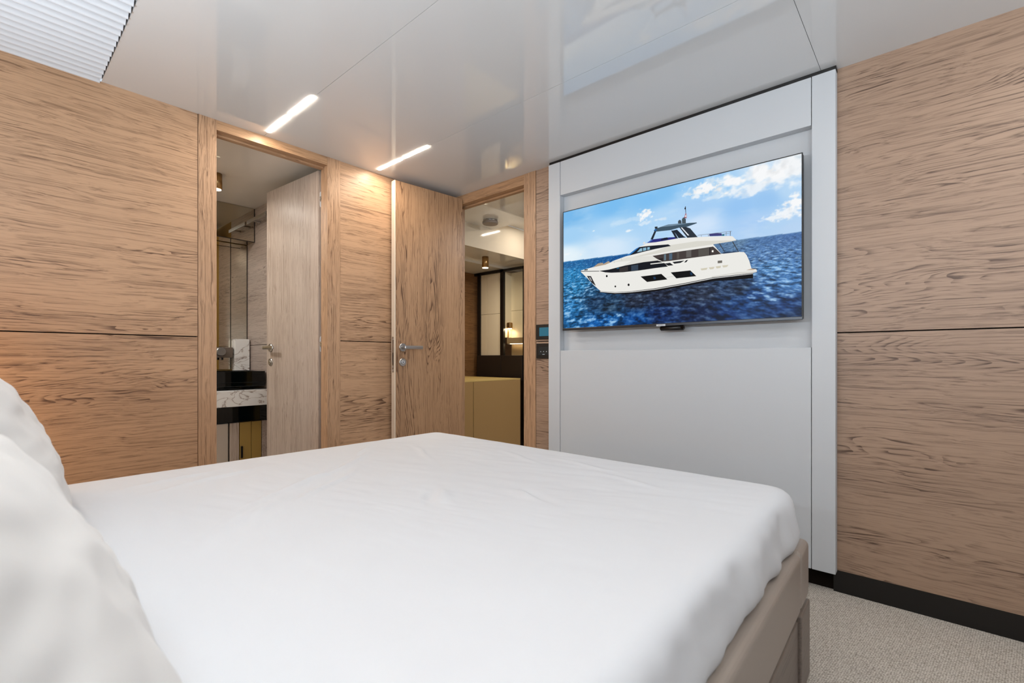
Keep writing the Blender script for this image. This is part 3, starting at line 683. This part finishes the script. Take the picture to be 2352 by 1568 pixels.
# pillows leaning on the headboard
def pillow(name, loc, w, h, th, lean, rz, seed, label):
    NU, NV = 90, 70; vs = []; fs = []
    for side in (1, -1):
        for j in range(NV+1):
            v = -1+2*j/NV
            for i in range(NU+1):
                u = -1+2*i/NU
                # outline: sides draw in slightly between the corners
                ou = u*(1-.05*(1-abs(v))**1*0-.045*math.cos(v*PI/2)); ov = v*(1-.045*math.cos(u*PI/2))
                eu, ev = 1-abs(u)**2.6, 1-abs(v)**2.6
                t_ = (max(0, eu)*max(0, ev))**.48
                d = .009*fbm(u*1.2, v*1.2, 1.8, 3, seed+side)*t_+.006*noise.noise(Vector((u*2+v*4, v*3-u*5, seed)))*t_
                # pucker towards the seams
                r_ = max(abs(u), abs(v)); d += .004*math.sin((math.atan2(v, u))*26+seed)*max(0, (r_-.72)/.28)*t_
                vs.append((ou*w/2, side*(t_*th/2+d), ov*h/2))
    for s in range(2):
        o0 = s*(NU+1)*(NV+1)
        for j in range(NV):
            for i in range(NU):
                a = o0+j*(NU+1)+i; q = (a, a+1, a+NU+2, a+NU+1); fs.append(q if s else tuple(reversed(q)))
    MW = Matrix.Translation(Vector(loc)) @ Matrix.Rotation(rz, 4, 'Z') @ Matrix.Rotation(lean, 4, 'X'); MI = MW.inverted()
    for i, v in enumerate(vs):          # the pillow settles flat on the sheet
        q = MW @ Vector(v)
        if q.z < .600: q.z = .5685+max(0, q.z-.50)*.315
        vs[i] = tuple(MI @ q)
    me = bpy.data.meshes.new(name); me.from_pydata(vs, [], fs)
    bm = bmesh.new(); bm.from_mesh(me); bmesh.ops.remove_doubles(bm, verts=bm.verts, dist=.0006); bmesh.ops.recalc_face_normals(bm, faces=bm.faces[:]); bm.to_mesh(me); bm.free()
    me.polygons.foreach_set('use_smooth', [True]*len(me.polygons)); me.materials.append(M_PILLOW)
    o = bpy.data.objects.new(name, me); COL.objects.link(o); o.location = loc; o.rotation_euler = (lean, 0, rz)
    tag(o, label, 'pillow', 'pillows against the headboard')
    return o
LN = math.radians(24)
pillow('pillow', (-.76, -.002, .700), .80, .48, .20, math.radians(28), 0, 3, 'white pillow nearer the camera, filling the lower left corner')
pillow('pillow', (-1.585, .0, .735), .74, .46, .22, math.radians(22), .0, 11, 'white pillow behind the other, next to the oak wall')

# ------------------------------------------------------------ bathroom behind door 1
YW, XM1, XM2, XBE = 1.450, -4.00, -4.157, -4.30
sbox('wall_bathroom_end', [W_B, M_GAP, M_OCHRE], (-4.16, -3.47, YW, YW+.02, SEAM+.002, 2.16, 0), (-4.16, -3.47, YW, YW+.02, 0, SEAM-.002, 0), (-4.2, -2.66, YW+.0205, YW+.06, 0, 2.16, 1),
     (-3.468, -2.712, YW, YW+.02, 0, 2.16, 2))
sbox('wall_bathroom_mirror_side', [M_OCHRE], (-4.26, XM2-.012, -.4, YW+.02, 0, 2.16))
M_BW = plain('cream_bathroom_wall', (206, 192, 172), .5)
sbox('wall_bathroom_near', [M_BW], (-4.26, -2.71, -.46, -.40, 0, 2.16))
sbox('wall_bathroom_back', [M_BW], (-2.716, -2.7065, -.4, .70, 0, 2.12))
sbox('floor_bathroom', [plain('bathroom_floor', (196, 188, 178), .4)], (-4.26, XA-.0755, -.46, YW+.06, -.05, .0))
sbox('ceiling_bathroom', [M_BCEIL], (-4.26, -2.712, -.46, .75, 2.128, 2.15), (-4.26, -2.712, .752, YW+.02, 2.128, 2.15))
t = thing('mirror_cabinet', 'bronze-mirrored wall cabinet and overhanging mirrored soffit above the basin', 'mirror', (XM2, .9, 1.4))
part('soffit', M_MIRROR, t, (XM2-.008, XM1, -.39, YW-.002, 1.862, 2.126), bev=.001)
part('mirror_panel', M_MIRROR, t, (XM2-.012, XM2-.0005, .2, 1.325, .86, 1.858), bev=.001)
part('mirror_panel', M_MIRROR, t, (XM2-.012, XM2-.0005, 1.329, 1.4445, .86, 1.858), bev=.001)
part('seam', M_BLACK, t, (XM2-.0005, XM2+.0008, 1.3248, 1.3292, .86, 1.858), (XM2-.0005, XM2+.0008, 1.4448, 1.4495, .86, 1.858), bev=0)
part('soffit_edge', M_BLACK, t, (XM1, XM1+.0015, -.39, YW-.002, 1.860, 1.8655), (XM1, XM1+.0015, YW-.006, YW-.0015, 1.8656, 2.126), bev=0)
t = thing('towel_rail', 'flat steel rail held off the wood wall high in the bathroom', 'rail', (-3.75, YW, 2.0))
part('bar', M_STEEL, t, (-3.98, -3.62, 1.382, 1.392, 1.990, 2.016), bev=.002)
for x in (-3.90, -3.70): part('bracket', M_STEEL, t, (x, x+.016, 1.392, YW-.0005, 1.996, 2.010), bev=.002)
t = thing('vanity_counter', 'white veined marble basin counter over a black front', 'counter', (-3.9, .9, .5))
part('marble_slab', M_MARBLE, t, (XM2, -3.68, -.39, YW-.002, .606, .718), bev=.002)
part('black_front', M_DKGLASS, t, (XM2, -3.685, -.39, YW-.002, .499, .6055), bev=.001)
t = thing('vessel_basin', 'black glass basin standing on the marble counter', 'basin', (-3.9, .9, .72))
bm = bmesh.new()
bx(bm, -4.08+3.9, -3.765+3.9, .55-.9, 1.436-.9, .742-.72, .770-.72, 0, .003)
for q in ((-4.08, -4.065, .55, 1.436), (-3.780, -3.765, .55, 1.436), (-4.065, -3.780, .55, .565), (-4.065, -3.780, 1.421, 1.436)):
    bx(bm, q[0]+3.9, q[1]+3.9, q[2]-.9, q[3]-.9, .7705-.72, .853-.72, 0, .002)
obj('bowl', bm, M_DKGLASS, t)
part('foot', M_DKGLASS, t, (-4.05, -3.85, .75, 1.30, .7185, .7415), bev=.002)
t = thing('marble_block', 'upright white marble block behind the black basin', 'splashback', (-4.13, 1.39, .86))
part('block', M_MARBLE, t, (XM2, -4.085, 1.335, 1.441, .72, 1.10), bev=.002)
t = thing('wall_tap', 'wall tap with round steel knob on a grey bar in front of the mirror', 'tap', (-4.13, 1.2, 1.0))
part('bar', plain('grey_bronze', (128, 116, 106), .4, metal=.6), t, (XM2, -4.10, 1.05, 1.325, .953, 1.033), bev=.002)
bm = bmesh.new(); cyl(bm, (.03, .035, .0), (.062, .035, .0), .033, bev=.003); obj('knob', bm, M_STEEL, t)
part('spout', M_BLACK, t, (-4.12, -4.10, 1.245, 1.258, .935, .953), bev=.001)
t = thing('vanity_cabinet', 'cabinet fronts of differently coloured panels beneath the basin counter', 'cabinet', (-3.9, .9, 0))
part('carcass', M_BLACK, t, (XM2, -3.72, -.39, YW-.002, .0, .4985), bev=0)
part('panel', plain('pale_brushed_metal', (206, 196, 184), .3, metal=.6), t, (-3.7195, -3.70, .80, 1.165, .01, .49))
part('panel', W_D1, t, (-3.7195, -3.70, 1.175, 1.235, .01, .49))
dd = part('door', M_OCHRE, t, (-3.7195, -3.70, 1.240, 1.315, .01, .49))
part('door', M_OCHRE, t, (-3.7195, -3.70, 1.318, 1.385, .01, .49))
part('panel', W_B, t, (-3.7195, -3.70, 1.390, 1.425, .01, .49))
bm = bmesh.new(); bx(bm, .2005, .212, .345, .357, .235, .32, 0, .001); obj('handle', bm, M_BLACK, dd)
t = thing('bathroom_spot', 'small bronze cylinder spotlight on the bathroom ceiling beside the door casing', 'ceiling light', (-3.42, 1.01, 2.128))
bm = bmesh.new(); cyl(bm, (0, 0, -.0005), (0, 0, -.10), .032, bev=.002); obj('body', bm, M_BRASS, t)
bm = bmesh.new(); cyl(bm, (0, 0, -.1005), (0, 0, -.1025), .026); obj('lens', bm, LITS, t)
area('spot_lamp', (-3.42, 1.01, 2.02), (0, 0, 0), .04, .04, 1.5, (1, .93, .85))
t = thing('bathroom_fill_light', 'unseen square ceiling light added to brighten the bathroom', 'ceiling light', (-3.42, .2, 2.128))  # fixture added around a fill lamp, out of view
bm = bmesh.new(); bx(bm, -.16, .16, -.16, .16, -.012, -.0003, 0, .003); obj('frame', bm, M_STEEL, t)
bm = bmesh.new(); bx(bm, -.15, .15, -.15, .15, -.014, -.0122); obj('diffuser', bm, LITS, t)
area('fill_lamp', (-3.42, .2, 2.11), (0, 0, 0), .3, .3, 14, (.90, .95, 1))

# ------------------------------------------------------------ corridor behind door 2
XF = -2.99
sbox('ceiling_corridor', [M_CCEIL], (XF-.0, -1.2, YB+.0755, 3.085, 2.118, 2.14), (XF, -1.2, 3.0852, 3.10, 2.118, 2.215), (XF, -1.2, 3.1002, 5.2, 2.2, 2.215),
     (-3.42, XF-.012, YB+.0755, 5.2, 1.922, 1.94), (-3.9, -3.4202, YB+.0755, 5.2, 1.900, 1.94))
sbox('trim_8', [M_WARMWALL], (XF-.0118, XF, YB+.0755, 5.2, 1.918, 2.199), label='glossy cream bulkhead along the corridor ceiling')
sbox('wall_corridor_left', [W_DK], (-3.92, -3.87, YB+.0755, 5.25, 0, 2.0))
sbox('wall_corridor_right', [M_BW], (-1.2, -1.15, YB+.0755, 5.25, 0, 2.2))
sbox('wall_corridor_end', [M_BEIGE], (-3.87, -1.2, 5.2, 5.25, 0, 2.2))
sbox('wall_corridor_near', [M_BEIGE], (-3.87, -2.72, YB+.016, YB+.075, 0, 2.2))
sbox('floor_corridor', [M_CARPET], (-3.92, -1.15, YB+.0762, 5.25, -.05, 0))
t = thing('ceiling_speaker', 'round grey ceiling speaker in the corridor beyond the open door', 'ceiling speaker', (-2.80, 2.88, 2.118))
bm = bmesh.new(); cyl(bm, (0, 0, -.0003), (0, 0, -.012), .060, n=48); obj('rim', bm, M_STEEL, t)
bm = bmesh.new(); cyl(bm, (0, 0, -.012), (0, 0, -.034), .066, n=48, bev=.004); obj('cover', bm, M_LAMPGREY, t)
strip(-2.80, -2.56, 3.40, 'lit ceiling strip in the corridor recess, mirrored in the cream bulkhead', z=2.2, mat=LITW, group='corridor strip lights', w=.018)
area('strip_lamp', (-2.68, 3.40, 2.1964), (0, 0, 0), .235, .017, 1.7, (1, .90, .78))
t = thing('corridor_fill_light', 'unseen round ceiling light added to brighten the corridor, right of the doorway', 'ceiling light', (-1.75, 2.95, 2.118))  # added out of view to light the sideboard and cabinet
bm = bmesh.new(); cyl(bm, (0, 0, -.0003), (0, 0, -.014), .10, bev=.003); obj('frame', bm, M_STEEL, t)
bm = bmesh.new(); cyl(bm, (0, 0, -.0142), (0, 0, -.016), .09); obj('diffuser', bm, LITS, t)
area('fill_lamp', (-1.75, 2.95, 2.09), (.25, .15, 0), .15, .15, 14, (.97, .98, 1))
t = thing('corridor_spot', 'bronze cylinder spotlight under the low corridor ceiling', 'ceiling light', (-3.207, 3.23, 1.922))
bm = bmesh.new(); cyl(bm, (0, 0, -.0005), (0, 0, -.105), .032, bev=.002); obj('body', bm, M_BRASS, t)
bm = bmesh.new(); cyl(bm, (0, 0, -.1055), (0, 0, -.1075), .027); obj('lens', bm, LITS, t)
area('spot_lamp', (-3.207, 3.23, 1.80), (0, 0, 0), .05, .05, 3, (1, .9, .72))
t = thing('corridor_sideboard', 'golden leather sideboard in the corridor beyond the open door', 'sideboard', (-3.3, 3.0, 0))
part('top', M_GOLDTOP, t, (-3.86, XF, YB+.080, 3.496, .742, .754), bev=.001)
part('carcass', M_GOLD, t, (-3.86, XF-.02, YB+.080, 3.490, .0, .7415), bev=.001)
part('door', M_GOLD, t, (XF-.0195, XF, YB+.080, 2.862, .01, .741), bev=.001)
part('door', M_GOLD, t, (XF-.0195, XF, 2.867, 3.494, .01, .741), bev=.001)
t = thing('mirror_front_cabinet', 'black-framed cabinet behind the golden sideboard, its mirror image built as a niche', 'cabinet', (-3.4, 3.7, 0))  # panes taken as mirrors; their reflection is built as panels, shelf and lamp
YC = 3.70
part('frame', M_BLACK, t, (-3.80, -3.755, YC, YC+.03, .74, 1.895), (-3.452, -3.405, YC, YC+.03, .74, 1.895), (-3.135, -3.085, YC, YC+.03, 0, 1.895),
     (-3.85, -3.085, YC, YC+.03, 1.868, 1.895), bev=.001)
part('side', M_BLACK, t, (-3.09, -3.085, YC+.03, YC+.5, 0, 1.89), bev=.001)
part('drawer', M_DKLEATHER, t, (-3.795, -3.432, YC-.012, YC+.02, .72, .978), bev=.003)
part('drawer', M_DKLEATHER, t, (-3.428, -3.135, YC-.012, YC+.02, .72, .978), bev=.003)
part('carcass', M_DKLEATHER, t, (-3.80, -3.10, YC+.021, YC+.44, 0, .975), bev=0)
for z0, z1 in ((.98, 1.428), (1.431, 1.866)):
    part('panel', M_BEIGE, t, (-3.755, -3.662, YC+.015, YC+.025, z0, z1), bev=.001)
    part('panel', M_BEIGE, t, (-3.659, -3.452, YC+.015, YC+.025, z0, z1), bev=.001)
part('back_panel', plain('cream_back', (222, 208, 176), .6), t, (-3.46, -3.136, YC+.13, YC+.14, 1.10, 1.458), (-3.46, -3.136, YC+.13, YC+.14, 1.461, 1.868), (-3.46, -3.4055, YC+.031, YC+.13, 1.17, 1.868), bev=0)
part('shelf', plain('bronze_shelf', (150, 126, 92), .4), t, (-3.404, -3.136, YC+.055, YC+.129, 1.105, 1.165), (-3.404, -3.136, YC+.13, YC+.14, .976, 1.099), bev=.001)
part('light_line', emit('warm_led', (1, .80, .5), 5), t, (-3.40, -3.14, YC+.10, YC+.108, 1.100, 1.1045), bev=0)  # shelf and lit line stand in for the pane's reflection
area('led_lamp', (-3.27, YC+.10, 1.098), (0, 0, 0), .25, .008, .12, (1, .8, .5))
t = thing('mirrored_lamp', 'small bronze lamp standing in for one reflected in the cabinet pane', 'lamp', (-3.395, YC+.065, 1.27))  # stands in for a lamp seen by reflection in the pane
bm = bmesh.new(); bx(bm, -.004, .050, -.025, .025, -.005, .060, 0, .012, 3); obj('shade', bm, M_BRASS, t)
bm = bmesh.new(); bx(bm, -.002, .008, -.005, .005, -.1045, -.005, 0, .001); obj('stem', bm, M_BRASS, t)
bm = bmesh.new(); bx(bm, .006, .040, -.016, .016, -.008, -.0052, 0); obj('bulb', bm, LITS, t)
area('mirrored_bulb', (-3.37, YC+.065, 1.258), (0, .3, 0), .05, .05, .22, (1, .84, .55))

# ------------------------------------------------------------ added ledge behind the bed head, unseen, to hold the fill uplight
t = thing('fill_ledge', 'unseen narrow ledge added to carry the uplight behind the bed head', 'shelf', (-.2, -.60, 1.2))
part('shelf', W_F2, t, (-2.0, 1.5, YK+.001, -.50, 1.20, 1.27), bev=.002)
part('light_channel', emit('uplight_diffuser', (1, .95, .9), 8), t, (-1.8, 1.4, -.62, -.58, 1.2705, 1.285), bev=0)

t = thing('bedside_table', 'small oak bedside table between the bed head and the left wall', 'table', (-2.36, -.45, 0))
part('cabinet', W_K, t, (-2.62, -2.16, YK+.002, -.16, .02, .50), bev=.006)
part('top', M_LEATHER, t, (-2.625, -2.155, YK+.002, -.15, .501, .525), bev=.005)
t = thing('bedside_fill_lamp', 'unseen warm cylindrical lamp added on the oak bedside table', 'lamp', (-2.30, -.27, .526))  # added out of view to warm the lower left wall
bm = bmesh.new(); cyl(bm, (0, 0, 0), (0, 0, .012), .06, bev=.003); cyl(bm, (0, 0, .012), (0, 0, .10), .009); obj('stand', bm, M_BRASS, t)
bm = bmesh.new(); cyl(bm, (0, 0, .10), (0, 0, .26), .055, .05); obj('lamp_shade', bm, emit('warm_shade', (1, .58, .22), 26), t)
